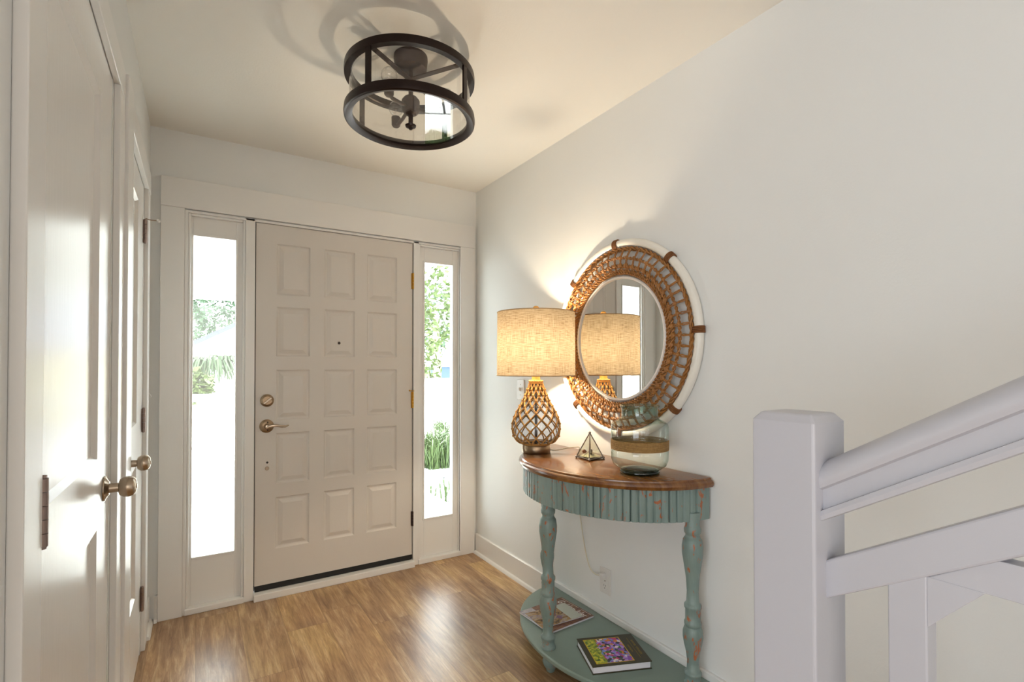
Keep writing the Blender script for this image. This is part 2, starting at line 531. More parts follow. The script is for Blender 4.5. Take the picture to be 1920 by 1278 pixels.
# living room shell behind the camera, solid walls with the added fill lights inside
mb = MB()
mb.box(-4, .79, 0, XL - .12, .91, ZC)
struct('wall_living', mb, 'wall', 'living room wall behind the viewer', 'wall', angle=0)
mb = MB()
mb.box(-4.1, -4.1, 0, XR + .1, -4, ZC)
struct('wall_back', mb, 'wall', 'back wall of the living room', 'wall', angle=0)
mb = MB()
mb.box(-4.1, -4, 0, -4, .91, ZC)
struct('wall_side', mb, 'wall', 'side wall of the living room', 'wall', angle=0)

# entry casing, frame and threshold
mb = MB()
yc = YD - .02
mb.box(-.160, yc, 0, OX0, YD, 2.045).box(1.478, yc, 0, 1.585, YD, 2.045)
mb.box(-.160, yc - .002, 2.045, 1.585, YD, 2.193)
struct('trim_1', mb, 'trim', 'wide white flat casing around the entry', 'trim', bevel=.002, angle=0)
mb = MB()
JY0, JY1 = YD - .012, YD + .14
mb.box(OX0, JY0, 0, -.045, JY1, OZ).box(1.4865, JY0, 0, 1.478, JY1, OZ)
mb.box(.213, JY0, 0, .259, JY1, OZ).box(1.155, JY0, 0, 1.189, JY1, OZ)
mb.box(-.045, JY0, 2.028, 1.4865, JY1, OZ)
struct('trim_2', mb, 'trim', 'white jambs between the front door and its sidelights', 'trim', bevel=.002, angle=0)
mb = MB()
mb.box(.259, YD - .045, 0, 1.155, JY1, .036)
mb.box(-.05, YD - .02, 0, .213, JY1, .030).box(1.189, YD - .02, 0, 1.4865, JY1, .030)
struct('trim_3', mb, 'trim', 'white painted threshold under the front door and sidelights', 'trim', bevel=.003, angle=0)

def sidelight(n, x0, x1, g0, g1, label):
    y0, y1 = YD + .018, YD + .058
    zb, zt, gb, gt = .030, 2.028, .273, 1.921
    mb = MB()
    mb.box(x0, y0, zb, g0, y1, zt).box(g1, y0, zb, x1, y1, zt).box(g0, y0, zb, g1, y1, gb).box(g0, y0, gt, g1, y1, zt)
    o = struct('window_%d' % n, mb, 'trim', label, 'window', bevel=.0015, angle=0)
    m = MB(); b = .009; d0 = y0 - .006
    m.box(g0 - b, d0, gb - b, g0 + .002, y0 + .012, gt + b).box(g1 - .002, d0, gb - b, g1 + b, y0 + .012, gt + b)
    m.box(g0 + .002, d0, gb - b, g1 - .002, y0 + .012, gb + .002).box(g0 + .002, d0, gt - .002, g1 - .002, y0 + .012, gt + b)
    m.build('glazing_bead', 'trim', o, angle=0, bevel=.002)
    box(g0 + .001, y0 + .018, gb + .001, g1 - .001, y0 + .022, gt - .001).build('window_pane', 'pane', o, angle=0)
    # slim stop moulding inside the frame
    m = MB()
    for xa, xb in ((x0, x0 + .012), (x1 - .012, x1)):
        m.box(xa, YD - .004, zb, xb, y0, zt)
    m.box(x0 + .012, YD - .004, zt - .012, x1 - .012, y0, zt)
    m.build('stop_moulding', 'trim', o, angle=0, bevel=.003)
    return o
sidelight(1, -.045, .213, -.024, .171, 'narrow white sidelight window left of the front door')
sidelight(2, 1.189, 1.4865, 1.237, 1.438, 'narrow white sidelight window right of the front door')

# front door, fifteen raised panels
fd = thing('door_1', (.264, YD, 0), 'white front door with fifteen raised panels and black bottom sweep', 'door')
fd['kind'] = 'structure'
mb = MB()
cols = [(.366, .540), (.618, .791), (.864, 1.049)]
rows = [(1.644, 1.924), (1.304, 1.577), (.955, 1.230), (.605, .882), (.252, .532)]
panel_slab(mb, (.264, 1.150), (.068, 2.026), [(a, b, c, d) for a, b in cols for c, d in rows],
           lambda u, v, d: (u, YD + d, v), .044, [(0, 0), (.007, .008), (.014, .009), (.036, .001)])
mb.build('door_slab', 'frontdoor', fd, angle=0)
box(.266, YD - .002, .038, 1.148, YD + .04, .067).build('door_sweep', 'black', fd, angle=0)
# dark weatherstrip seen in the gap round the slab
mb = MB()
mb.box(.2592, YD + .012, .04, .2636, YD + .044, 2.0275).box(1.1504, YD + .006, .04, 1.1548, YD + .044, 2.0275).box(.264, YD + .012, 2.0262, 1.150, YD + .044, 2.0278)
mb.build('weatherstrip', 'slot', fd, angle=0)
# deadbolt
db = MB().lathe([(0, YD - .016), (.022, YD - .016), (.027, YD - .012), (.034, YD - .006), (.0345, YD)], (.321, 0, 1.063), 32, 'Y').build('deadbolt', 'nickel_dark', fd)
mb = MB()
a = radians(40); dx, dz = .024 * cos(a), .024 * sin(a); nx, nz = -.005 * sin(a), .005 * cos(a)
mb.prism([(.321 - dx - nx, YD - .017, 1.063 - dz - nz), (.321 + dx - nx, YD - .017, 1.063 + dz - nz), (.321 + dx + nx, YD - .017, 1.063 + dz + nz), (.321 - dx + nx, YD - .017, 1.063 - dz + nz)], (0, -.016, 0))
mb.build('thumb_turn', 'nickel', db, bevel=.0015)
# lever handle with rose
lv = MB().lathe([(0, YD - .010), (.024, YD - .010), (.031, YD - .006), (.036, YD - .002), (.0365, YD)], (.320, 0, .924), 32, 'Y').build('door_handle', 'nickel_dark', fd)
mb = MB()
mb.lathe([(.015, YD - .009), (.012, YD - .02), (.011, YD - .05), (0, YD - .052)], (.320, 0, .924), 20, 'Y')
mb.tube([(.320, YD - .046, .924), (.340, YD - .052, .930), (.362, YD - .054, .930), (.386, YD - .053, .924), (.408, YD - .051, .922), (.424, YD - .049, .928)], [.010, .0085, .0072, .0068, .0062, .003], 10)
mb.build('lever', 'nickel', lv)
mb = MB()
for z in (.945, .903): mb.lathe([(0, YD - .0108), (.004, YD - .0108), (.004, YD - .008)], (.324, 0, z), 10, 'Y')
mb.build('screw', 'slot', lv)
MB().lathe([(0, YD - .001), (.006, YD - .0012), (.006, YD)], (.324, 0, .726), 14, 'Y').build('bolt_hole', 'slot', fd)
MB().lathe([(0, YD - .004), (.009, YD - .004), (.011, YD)], (.323, 0, .694), 18, 'Y').build('cover_plug', 'nickel', fd)
pe = MB().lathe([(.004, YD - .003), (.0075, YD - .003), (.0085, YD)], (.701, 0, 1.385), 16, 'Y').build('peephole', 'bronze_dark', fd)
MB().lathe([(0, YD - .0022), (.0041, YD - .0022)], (.701, 0, 1.385), 14, 'Y').build('lens', 'slot', pe)
for i, (z0, z1) in enumerate(((1.737, 1.838), (.986, 1.090), (.248, .338))):
    mb = MB()
    for k in range(5):
        h = (z1 - z0) / 5
        mb.lathe([(0, z0 + k * h + .0006), (.0062, z0 + k * h + .0006), (.0062, z0 + (k + 1) * h - .0006), (0, z0 + (k + 1) * h - .0006)], (1.1525, YD - .007, 0), 12)
    mb.box(1.142, YD - .003, z0, 1.162, YD - .0005, z1)
    hg = mb.build('hinge', 'brass' if i < 2 else 'bronze_dark', fd)
    if i == 1:
        mb = MB().tube([(1.158, YD - .012, 1.094), (1.150, YD - .016, 1.097), (1.126, YD - .024, 1.098)], .0028, 8)
        mb.ball((1.124, YD - .0245, 1.098), .0055, 10, 6)
        mb.build('door_stop_pin', 'brass', hg)

# closet doors, flat sunk panels
def closet(n, y0, y1, p0, p1, knob_y, hinge_y, hinge_z, label, knob_z, pins, hx=.0075):
    r = thing('door_%d' % n, (XL, y0, 0), label, 'door')
    r['kind'] = 'structure'
    mb = MB()
    panel_slab(mb, (y0 + .003, y1 - .003), (.012, DZ - .006), [(p0, p1, 1.020, 1.915), (p0, p1, .325, .848)],
               lambda u, v, d: (XL - .001 - d, u, v), .036, [(0, 0), (.011, .011)])
    mb.build('door_slab', 'door', r, angle=0)
    kz = knob_z
    k = MB().lathe([(0, XL + .010), (.017, XL + .011), (.021, XL + .008), (.031, XL + .003), (.032, XL)], (0, knob_y, kz), 32, 'X').build('door_knob', 'nickel', r)
    MB().lathe([(.0125, XL + .010), (.0118, XL + .030), (.015, XL + .0305), (.021, XL + .033), (.0265, XL + .042), (.0270, XL + .052), (.024, XL + .062), (.016, XL + .068), (.007, XL + .0685), (.006, XL + .070), (0, XL + .070)],
               (0, knob_y, kz), 32, 'X').build('knob_ball', 'nickel', k)
    for i, z in enumerate(hinge_z):
        mb = MB(); zz0, h = z - .05, .02
        for j in range(5):
            mb.lathe([(0, zz0 + j * h + .0006), (.0068, zz0 + j * h + .0006), (.0068, zz0 + (j + 1) * h - .0006), (0, zz0 + (j + 1) * h - .0006)], (XL + hx, hinge_y, 0), 12)
        mb.lathe([(0, zz0 - .004), (.005, zz0 - .003), (.005, zz0)], (XL + hx, hinge_y, 0), 10)
        mb.lathe([(.005, zz0 + .1), (.005, zz0 + .104), (0, zz0 + .105)], (XL + hx, hinge_y, 0), 10)
        mb.box(XL + .0002, hinge_y - .014, zz0, XL + .002, hinge_y + .014, zz0 + .1)
        h = mb.build('hinge', 'hinge', r)
        if pins and i == 0:
            mb = MB().tube([(XL + .008, hinge_y, zz0 + .107), (XL + .022, hinge_y + .004, zz0 + .104), (XL + .050, hinge_y + .004, zz0 + .104)], .0022, 8)
            mb.build('door_stop_pin', 'nickel_dark', h)
            MB().ball((XL + .054, hinge_y + .004, zz0 + .104), .0075, 12, 8).build('rubber_tip', 'plastic', h)
    return r
closet(2, D1[0], D1[1], 1.083, 1.578, 1.68, .9865, (1.93, 1.033, .25), 'near white closet door with the nearest satin knob', .928, False, .0145)
closet(3, D2[0], D2[1], 2.16, 2.50, 2.15, 2.700, (1.835, 1.015, .245), 'far white closet door beside the front wall', .915, True)
mb = MB()
mb.box(XL, .882, 0, XL + .017, .974, 2.043).box(XL, 1.785, 0, XL + .016, 1.893, 2.043).box(XL, .882, 2.043, XL + .0165, 1.893, 2.128)
struct('trim_4', mb, 'trim', 'white casing around the near closet door', 'trim', bevel=.002, angle=0)
mb = MB()
mb.box(XL, 1.8935, 0, XL + .025, 2.030, 2.128).box(XL, 2.742, 0, XL + .016, 2.835, 2.034).box(XL, 2.0301, 2.034, XL + .0185, 2.835, 2.128)
struct('trim_5', mb, 'trim', 'white casing around the far closet door', 'trim', bevel=.002, angle=0)

def base_run(name, pts, label):
    """baseboard with shoe moulding; pts: (x0, y0, x1, y1, nx, ny)"""
    mb = MB()
    for (x0, y0, x1, y1, nx, ny) in pts:
        t, h, sh = .013, .128, .016
        d = Vector((x1 - x0, y1 - y0, 0)); n = Vector((nx, ny, 0))
        prof = [(0, 0), (t + sh, 0), (t + sh * .92, .008), (t + sh * .6, .0145), (t + .002, .0175), (t, .0178), (t, h - .004), (t - .004, h), (0, h)]
        mb.prism([Vector((x0, y0, 0)) + n * a + Vector((0, 0, b)) for a, b in prof], d)
    return struct(name, mb, 'trim', label, 'baseboard', angle=30)
base_run('baseboard_right', [(XR, -4, XR, YD - .021, -1, 0)], 'tall white baseboard along the wall behind the table')
base_run('baseboard_left', [(XL, 2.836, XL, YD - .0, 1, 0)], 'short white baseboard at the left corner')
base_run('baseboard_front', [(XL + .031, YD, -.161, YD, 0, -1)], 'short white baseboard stub beside the entry casing')

# ------------------------------------------------------------------ stairs and their railing
mb = MB()
poly = [(0.30, 0)]
y, z = .30, 0.0
for k in range(11):
    z += .183; poly.append((y, z)); y -= .30; poly.append((y, z))
poly.append((y, 0))
mb.prism([(.86, a, b) for a, b in poly], (XR - .017 - .86, 0, 0))
struct('stairs', mb, 'trim', 'staircase rising behind the white railing', 'stairs', angle=0)
rl = thing('stair_railing', (.80, .43, 0), 'grey white stair railing with square newel post and sloping handrail', 'railing')
NX0, NX1, NY0, NY1 = .750, .838, .384, .480
pr_ = [(0, 0), (0, 1.160)]
mb = MB()
mb.box(NX0, NY0, 0, NX1, NY1, 1.160)
i_ = .010
mb2 = MB()
mb2.add([(NX0, NY0, 0), (NX1, NY0, 0), (NX1, NY1, 0), (NX0, NY1, 0), (NX0, NY0, 1.163), (NX1, NY0, 1.163), (NX1, NY1, 1.163), (NX0, NY1, 1.163),
         (NX0 + i_, NY0 + i_, 1.176), (NX1 - i_, NY0 + i_, 1.176), (NX1 - i_, NY1 - i_, 1.176), (NX0 + i_, NY1 - i_, 1.176)],
        [(0, 3, 2, 1), (8, 9, 10, 11)] + [(i, (i + 1) % 4, 4 + (i + 1) % 4, 4 + i) for i in range(4)] + [(4 + i, 4 + (i + 1) % 4, 8 + (i + 1) % 4, 8 + i) for i in range(4)])
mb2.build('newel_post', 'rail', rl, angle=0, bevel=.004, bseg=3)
SL = .61
LEN = 1.9
EX = (0, -LEN, LEN * SL)
def sloped(prof, y=NY0 + .004):
    return MB().prism([(x, y, z) for x, z in prof], EX)
# handrail: rounded cap over a stepped lower moulding
cx = .7945
hp = []
for k in range(0, 15):
    a = radians(-24 + 228 * k / 14)
    hp.append((cx + .034 * cos(a), 1.0785 + .0285 * sin(a)))
hp += [(cx - .0225, 1.0640), (cx - .0215, 1.058), (cx - .0215, 1.040), (cx - .0225, 1.0355), (cx - .0285, 1.0345), (cx - .0300, 1.0275), (cx - .0285, 1.0205), (cx - .024, 1.0195),
       (cx + .024, 1.0195), (cx + .0285, 1.0205), (cx + .0300, 1.0275), (cx + .0285, 1.0345), (cx + .0225, 1.0355), (cx + .0215, 1.040), (cx + .0215, 1.058), (cx + .0225, 1.0640)]
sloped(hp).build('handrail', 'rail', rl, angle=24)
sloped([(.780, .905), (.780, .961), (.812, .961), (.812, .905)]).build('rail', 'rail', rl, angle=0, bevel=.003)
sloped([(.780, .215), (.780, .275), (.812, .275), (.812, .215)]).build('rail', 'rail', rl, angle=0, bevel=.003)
def rail_z(y): return .905 + (NY0 - y) * SL
for k in range(5):
    yb = .308 - k * .36
    zt = rail_z(yb) + .012
    zl = zt - .66
    poly = [(.782, yb, zl), (.782, yb - .043, zl + .043 * SL), (.782, yb - .043, zt + .043 * SL), (.782, yb, zt)]
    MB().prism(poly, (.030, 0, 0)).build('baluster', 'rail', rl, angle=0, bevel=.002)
    # level bar from the baluster head out to the next, with a corner block under it
    y1 = yb - .043
    zb = rail_z(y1) + .002
    ye = y1 - .317
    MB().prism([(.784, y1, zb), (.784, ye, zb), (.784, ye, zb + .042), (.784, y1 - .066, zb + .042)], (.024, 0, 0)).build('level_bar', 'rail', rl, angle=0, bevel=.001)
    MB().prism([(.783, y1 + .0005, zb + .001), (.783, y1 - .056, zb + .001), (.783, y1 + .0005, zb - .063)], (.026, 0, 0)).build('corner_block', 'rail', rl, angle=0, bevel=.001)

# ------------------------------------------------------------------ ceiling light
CX, CY = .685, 1.83
cl = thing('ceiling_light', (CX, CY, ZC), 'round bronze drum ceiling light with clear seeded glass', 'ceiling light')
c0 = (CX, CY, 0)
MB().lathe([(0, ZC), (.063, ZC), (.064, ZC - .012), (.060, ZC - .050), (.052, ZC - .055), (0, ZC - .055)], c0, 36).build('canopy', 'bronze_dark', cl)
MB().lathe([(.0085, ZC - .05), (.0085, 2.16), (0, 2.16)], c0, 14).build('rod', 'bronze_dark', cl)
RO, RI = .243, .217
MB().lathe([(RO, 2.334), (RO + .001, 2.348), (RO, 2.362), (RI + .003, 2.362), (RI, 2.358), (RI, 2.337), (RI + .004, 2.334)], c0, 96, close=True).build('upper_ring', 'bronze', cl)
MB().lathe([(RO, 2.178), (RO + .002, 2.190), (RO, 2.208), (RI + .002, 2.208), (RI - .002, 2.200), (RI - .004, 2.184), (RI + .004, 2.180), (RO - .006, 2.1745)], c0, 96, close=True).build('lower_ring', 'bronze', cl)
for k in range(4):
    a = radians(-147 + 90 * k); u = Vector((cos(a), sin(a), 0)); w = Vector((-sin(a), cos(a), 0))
    C = Vector(c0)
    P = [C + u * (RO - .008) - w * .011, C + u * (RO - .001) - w * .011, C + u * (RO - .001) + w * .011, C + u * (RO - .008) + w * .011]
    MB().prism([p + Vector((0, 0, 2.207)) for p in P], (0, 0, .128)).build('strut', 'bronze', cl, angle=0)
for k in range(2):
    a = radians(-147 + 90 * k); u = Vector((cos(a), sin(a), 0)); w = Vector((-sin(a), cos(a), 0)); C = Vector(c0)
    z = 2.340 + .004 * k
    P = [C - u * (RI + .004) - w * .010, C + u * (RI + .004) - w * .010, C + u * (RI + .004) + w * .010, C - u * (RI + .004) + w * .010]
    MB().prism([p + Vector((0, 0, z)) for p in P], (0, 0, .004)).build('crossbar', 'bronze_dark', cl, angle=0)
MB().lathe([(RI + .008, 2.207), (RI + .008, 2.335)], c0, 72).build('glass_drum', 'drum_glass', cl)
MB().lathe([(0, 2.188), (RI - .003, 2.188), (RI - .003, 2.192), (0, 2.192)], c0, 72).build('glass_plate', 'plate_glass', cl)
MB().lathe([(0, 2.275), (.024, 2.275), (.034, 2.262), (.034, 2.226), (.026, 2.214), (.012, 2.205), (0, 2.205)], c0, 24).build('hub', 'bronze_dark', cl)
MB().lathe([(.006, 2.188), (.006, 2.175), (.012, 2.173), (.021, 2.168), (.019, 2.162), (.009, 2.158), (.006, 2.152), (0, 2.150)], c0, 24).build('finial', 'bronze', cl)
for k in range(3):
    a = radians(-145 + 120 * k); u = Vector((cos(a), sin(a), 0)); C = Vector(c0)
    MB().tube([C + u * .02 + Vector((0, 0, 2.236)), C + u * .07 + Vector((0, 0, 2.222)), C + u * .115 + Vector((0, 0, 2.216)), C + u * .135 + Vector((0, 0, 2.222))], .007, 10).build('arm', 'bronze_dark', cl)
    q = C + u * .135
    so = MB().lathe([(0, 2.214), (.012, 2.214), (.017, 2.220), (.018, 2.252), (.0155, 2.254), (0, 2.254)], q, 18).build('socket', 'bronze_dark', cl)
    prof = [(.011, 2.254), (.012, 2.260)]
    for i in range(1, 13):
        t = -pi / 2 + .45 + (pi - .45) * i / 12
        prof.append((max(.0, .029 * cos(t)), 2.288 + .029 * sin(t)))
    MB().lathe(prof, q, 20).build('bulb', 'bulb_glass', so)

# ------------------------------------------------------------------ mirror
MX, MY, MZ = 1.580, 1.640, 1.370
mr = thing('wall_mirror', (XR, MY, MZ), 'round wall mirror with woven seagrass frame and white outer ring', 'mirror')
def ring_pt(r, a, x=0.0):
    return Vector((MX + x, MY + r * sin(a), MZ + r * cos(a)))
MB().lathe([(0, XR - .006), (.275, XR - .006), (.275, XR - .001), (0, XR - .001)], (0, MY, MZ), 96, 'X').build('backing', 'driftwood', mr)
MB().lathe([(0, XR - .028), (.264, XR - .028), (.266, XR - .018), (0, XR - .018)], (0, MY, MZ), 128, 'X').build('mirror_glass', 'mirror', mr, angle=20)
MB().lathe([(.262, XR - .018), (.262, XR - .032), (.2645, XR - .036), (.270, XR - .036), (.2745, XR - .032), (.276, XR - .006)], (0, MY, MZ), 128, 'X').build('inner_rim', 'cream_rim', mr)
# outer cane in eight lengths, bound where they meet
J0 = radians(2)
MB().tube([ring_pt(.419, 2 * pi * i / 120, .004) for i in range(120)], .0175, 14, closed=True).build('outer_ring', 'white_rattan', mr)
for k in range(8):
    a = J0 + k * pi / 4
    mb = MB()
    for j in range(4):
        aa = a + (j - 1.5) * .0155
        c = ring_pt(.417, aa, .003); rad = Vector((0, sin(aa), cos(aa))); ax = Vector((1, 0, 0))
        mb.tube([c + rad * (.0225 * cos(q)) + ax * (.019 * sin(q)) for q in [2 * pi * i / 16 for i in range(16)]], .0036, 6, closed=True)
    mb.build('binding', 'binding', mr)
# woven net
rnd = random.Random(3)
net = MB()
NR = 56
def depth(r):
    t = (r - .282) / (.398 - .282)
    return -.006 - .020 * sin(pi * max(0, min(1, t))) 
def twist(r, n, rr, amp, x0=None, ph=0.0, wob=.0):
    for s in (0, pi):
        pts = []
        N = n * 8
        for i in range(N):
            a = 2 * pi * i / N
            w = n * a + s + ph
            pts.append(ring_pt(r + amp * cos(w) + wob * sin(7 * a + ph), a, (depth(r) if x0 is None else x0) + amp * sin(w)))
        net.tube(pts, rr, 5, closed=True)
twist(.286, 56, .0040, .0042, -.012)
twist(.297, 50, .0038, .0045)
twist(.317, 56, .0040, .0055, wob=.002)
twist(.352, 56, .0036, .0042, wob=.002)
twist(.394, 44, .0044, .0045, -.006)
twist(.388, 40, .0030, .0038, -.004, 1.0)
for i in range(NR):
    a = 2 * pi * i / NR + rnd.uniform(-.012, .012)
    for s in (-1, 1):
        pts = []
        for k in range(9):
            r = .284 + (.396 - .284) * k / 8
            off = s * .0035 * sin(pi * ((r - .284) % .035) / .035) + rnd.uniform(-.0012, .0012)
            pts.append(ring_pt(r, a + off / r, depth(r)))
        net.tube(pts, .0028, 5)
    for r, kr in ((.317, .0112), (.352, .0092), (.299, .0066)):
        c = ring_pt(r + rnd.uniform(-.002, .002), a, depth(r) - .002)
        net.ball(c, kr, 7, 5, (.75, 1.0, 1.05))
    # slanted inner stitches
    a2 = a + .5 * 2 * pi / NR
    net.tube([ring_pt(.287, a2 - .012, -.014), ring_pt(.302, a2 + .012, -.024), ring_pt(.316, a2 + .03, depth(.316))], .0026, 5)
net.build('woven_net', 'seagrass', mr, angle=60, fix=False)

# ------------------------------------------------------------------ console table
TX, TY = 1.588, 1.650
tb = thing('console_table', (TX, TY, 0), 'half moon console table with chipped sage green paint and brown top', 'table')
def demi(a, b, n=64, off=0.0):
    return [(TX - (b + off) * sin(pi * i / n), TY - (a + off) * cos(pi * i / n)) for i in range(n + 1)]
def demi_stack(levels, a, b, n=64):
    mb = MB(); L = []
    for off, z in levels:
        L.append([Vector((x, y, z)) for x, y in demi(a, b, n, off)])
    m = n + 1; vs = [p for l in L for p in l]; fs = []
    for k in range(len(L) - 1):
        for i in range(n):
            fs.append((k * m + i, k * m + i + 1, (k + 1) * m + i + 1, (k + 1) * m + i))
        fs.append((k * m + n, k * m, (k + 1) * m, (k + 1) * m + n))
    fs.append(tuple(range(n, -1, -1)))
    fs.append(tuple((len(L) - 1) * m + i for i in range(m)))
    return mb.add(vs, fs)
ZT = .843
demi_stack([(-.012, ZT - .034), (-.004, ZT - .033), (-.001, ZT - .028), (.001, ZT - .021), (-.001, ZT - .014), (-.006, ZT - .0095), (-.010, ZT - .008), (-.0105, ZT - .004), (-.013, ZT - .001), (-.016, ZT)], .485, .425).build('tabletop', 'mahogany', tb, angle=30)
# reeded apron with flat blocks at the ends and centre
AZ0, AZ1 = .692, ZT - .033
prof = []
N = 440
AA, AB = .462, .402
def reed(i):
    t = i / N
    if t < .045 or t > .955 or abs(t - .5) < .035: return .004
    s = (t - .045) / .42 if t < .5 else (t - .535) / .42
    q = (s * 21) % 1.0
    wide = int(s * 21) % 2
    return -.007 + .011 * (max(0.0, 1 - abs(2 * q - 1) ** (6 if wide else 3.2))) ** .5
# arc-length parametrisation
raw = [(TX - AB * sin(pi * i / 2000), TY - AA * cos(pi * i / 2000)) for i in range(2001)]
cum = [0.0]
for i in range(2000): cum.append(cum[-1] + math.hypot(raw[i + 1][0] - raw[i][0], raw[i + 1][1] - raw[i][1]))
outer = []; j = 0
for i in range(N + 1):
    s = cum[-1] * i / N
    while j < 1999 and cum[j + 1] < s: j += 1
    f = (s - cum[j]) / (cum[j + 1] - cum[j]); th = pi * (j + f) / 2000
    nx, ny = -sin(th) / AB, -cos(th) / AA
    l = math.hypot(nx, ny); d = reed(i)
    outer.append((TX - AB * sin(th) + nx / l * d, TY - AA * cos(th) + ny / l * d))
inner = [(TX - (AB - .024) * sin(pi * i / N), TY - (AA - .024) * cos(pi * i / N)) for i in range(N + 1)]
mb = MB(); vs = []
for z in (AZ0, AZ1):
    vs += [(x, y, z) for x, y in outer] + [(x, y, z) for x, y in inner]
m = N + 1; fs = []
for i in range(N):
    o0, o1, p0, p1 = i, i + 1, m + i, m + i + 1
    O0, O1, Q0, Q1 = [x + 2 * m for x in (o0, o1, p0, p1)]
    fs += [(o0, o1, O1, O0), (p1, p0, Q0, Q1), (o1, o0, p0, p1), (O0, O1, Q1, Q0)]
fs += [(0, 2 * m, 3 * m, m), (N, m + N, 3 * m + N, 2 * m + N)]
mb.add(vs, fs).build('apron', 'sage', tb, angle=25)
box(TX - .022, TY - AA + .02, AZ0 + .01, TX, TY + AA - .02, AZ1).build('back_rail', 'sage', tb, angle=0)
demi_stack([(-.012, .076), (-.003, .078), (0, .084), (0, .094), (-.004, .099), (-.010, .1005)], .510, .405).build('shelf', 'sage_shelf', tb, angle=30)
SHZ = .1005
def leg_prof(z0, z1):
    k = [(.0, .0260), (.020, .0262), (.030, .0275), (.036, .0300), (.046, .0300), (.050, .0265), (.060, .0235), (.090, .0255), (.118, .0300), (.138, .0345),
         (.158, .0365), (.176, .0350), (.190, .0295), (.196, .0255), (.206, .0290), (.212, .0295), (.220, .0280), (.224, .0250)]
    # normalised turned profile from the shelf up: collar, lower vase, collared drum, upper vase, neck, top drum
    P = [(.000, .030), (.012, .031), (.018, .028), (.022, .026), (.060, .026), (.066, .030), (.076, .030), (.084, .026), (.090, .022),
         (.140, .0205), (.190, .0240), (.240, .0315), (.280, .0355), (.310, .0350), (.335, .0300), (.342, .0275), (.350, .0300), (.366, .0300), (.374, .0265),
         (.440, .0265), (.448, .0300), (.464, .0300), (.472, .0260), (.480, .0225), (.540, .0205), (.620, .0235), (.700, .0310), (.760, .0365), (.800, .0370), (.840, .0330), (.852, .0280), (.862, .0245), (.872, .0250),
         (.882, .0290), (.900, .0300), (.912, .0270), (.920, .0255), (1.0, .0255)]
    return [(0, z0)] + [(r, z0 + t * (z1 - z0)) for t, r in P] + [(0, z1)]
for (lx, ly, lab) in ((1.222, 1.680, 'front'), (1.522, 1.2065, 'right'), (1.522, 2.100, 'left')):
    lg = MB().lathe(leg_prof(SHZ, AZ0 + .03), (lx, ly, 0), 32).build('leg', 'sage', tb, angle=50)
    fp = [(0, 0), (.012, 0), (.017, .004), (.019, .012), (.028, .028), (.033, .042), (.030, .056), (.021, .064), (.024, .070), (.024, .077), (0, .077)]
    MB().lathe(fp, (lx + (.012 if lab == 'front' else 0), ly, 0), 28).build('foot', 'sage', lg, angle=50)
# square top block over the front leg
# ------------------------------------------------------------------ table lamp
LX, LY, LZ = 1.362, 1.968, ZT
lp = thing('table_lamp', (LX, LY, LZ), 'table lamp with rope netted glass base and linen drum shade', 'lamp')
c0 = (LX, LY, 0)
MB().lathe([(0, LZ), (.066, LZ), (.068, LZ + .003), (.068, LZ + .033), (.065, LZ + .038), (0, LZ + .038)], c0, 48).build('base', 'nickel_dark', lp)
body = [(.050, .038), (.070, .042), (.090, .055), (.103, .076), (.109, .100), (.110, .118), (.107, .142), (.100, .166), (.088, .192), (.072, .220), (.056, .250), (.043, .280), (.033, .308), (.027, .328), (.026, .338)]
def body_r(h):
    for (r0, h0), (r1, h1) in zip(body, body[1:]):
        if h <= h1:
            return r0 + (r1 - r0) * max(0, (h - h0)) / (h1 - h0)
    return body[-1][0]
MB().lathe([(r, LZ + h) for r, h in body], c0, 48).build('glass_body', 'lamp_glass', lp, angle=60)
MB().tube([(LX, LY, LZ + .038), (LX, LY, LZ + .34)], .007, 10).build('center_rod', 'glasslamp_rod', lp)
net = MB()
NS = 13
hs = [.044 + (.322 - .044) * i / 60 for i in range(61)]
def net_h(u):      # row heights: closer together towards the neck
    return .044 + (.322 - .044) * (u ** .92)
ROWS = 10
for k in range(NS):
    for s in (1, -1):
        pts = []
        for i in range(73):
            u = i / 72
            h = net_h(u)
            a = 2 * pi * k / NS + s * u * ROWS * pi / NS
            r = body_r(h) + .0042
            pts.append((LX + r * cos(a), LY + r * sin(a), LZ + h))
        net.tube(pts, .0031, 7)
for row in range(1, ROWS):
    h = net_h(row / ROWS)
    for k in range(NS):
        a = 2 * pi * (k + (.5 if row % 2 else 0)) / NS
        r = body_r(h) + .005
        net.ball((LX + r * cos(a), LY + r * sin(a), LZ + h), .0060, 8, 6)
for h, rr in ((.040, .0045), (.046, .003), (.326, .004), (.333, .004)):
    r = body_r(h) + .004
    net.tube([(LX + r * cos(2 * pi * i / 40), LY + r * sin(2 * pi * i / 40), LZ + h) for i in range(40)], rr, 6, closed=True)
for k in range(22):
    a = 2 * pi * k / 22
    net.ball((LX + .030 * cos(a), LY + .030 * sin(a), LZ + .335), .0056, 7, 5)
net.build('rope_net', 'rope', lp, angle=70, fix=False)
MB().lathe([(0, LZ + .338), (.024, LZ + .338), (.020, LZ + .346), (.019, LZ + .40), (0, LZ + .40)], c0, 24).build('neck', 'lampwood', lp)
SZ0, SZ1 = 1.205, 1.503
sh = MB().lathe([(.1855, SZ0), (.1835, SZ1)], c0, 96).build('lamp_shade', 'linen', lp, angle=80)
for z, r in ((SZ0, .1855), (SZ1, .1835)):
    MB().tube([(LX + r * cos(2 * pi * i / 96), LY + r * sin(2 * pi * i / 96), z) for i in range(96)], .0022, 6, closed=True).build('shade_hem', 'linen_edge', sh)
mb = MB()
for k in range(3):
    a = 2 * pi * k / 3 + .4
    mb.tube([(LX + .008 * cos(a), LY + .008 * sin(a), SZ1 - .018), (LX + .181 * cos(a), LY + .181 * sin(a), SZ1 - .004)], .0016, 6)
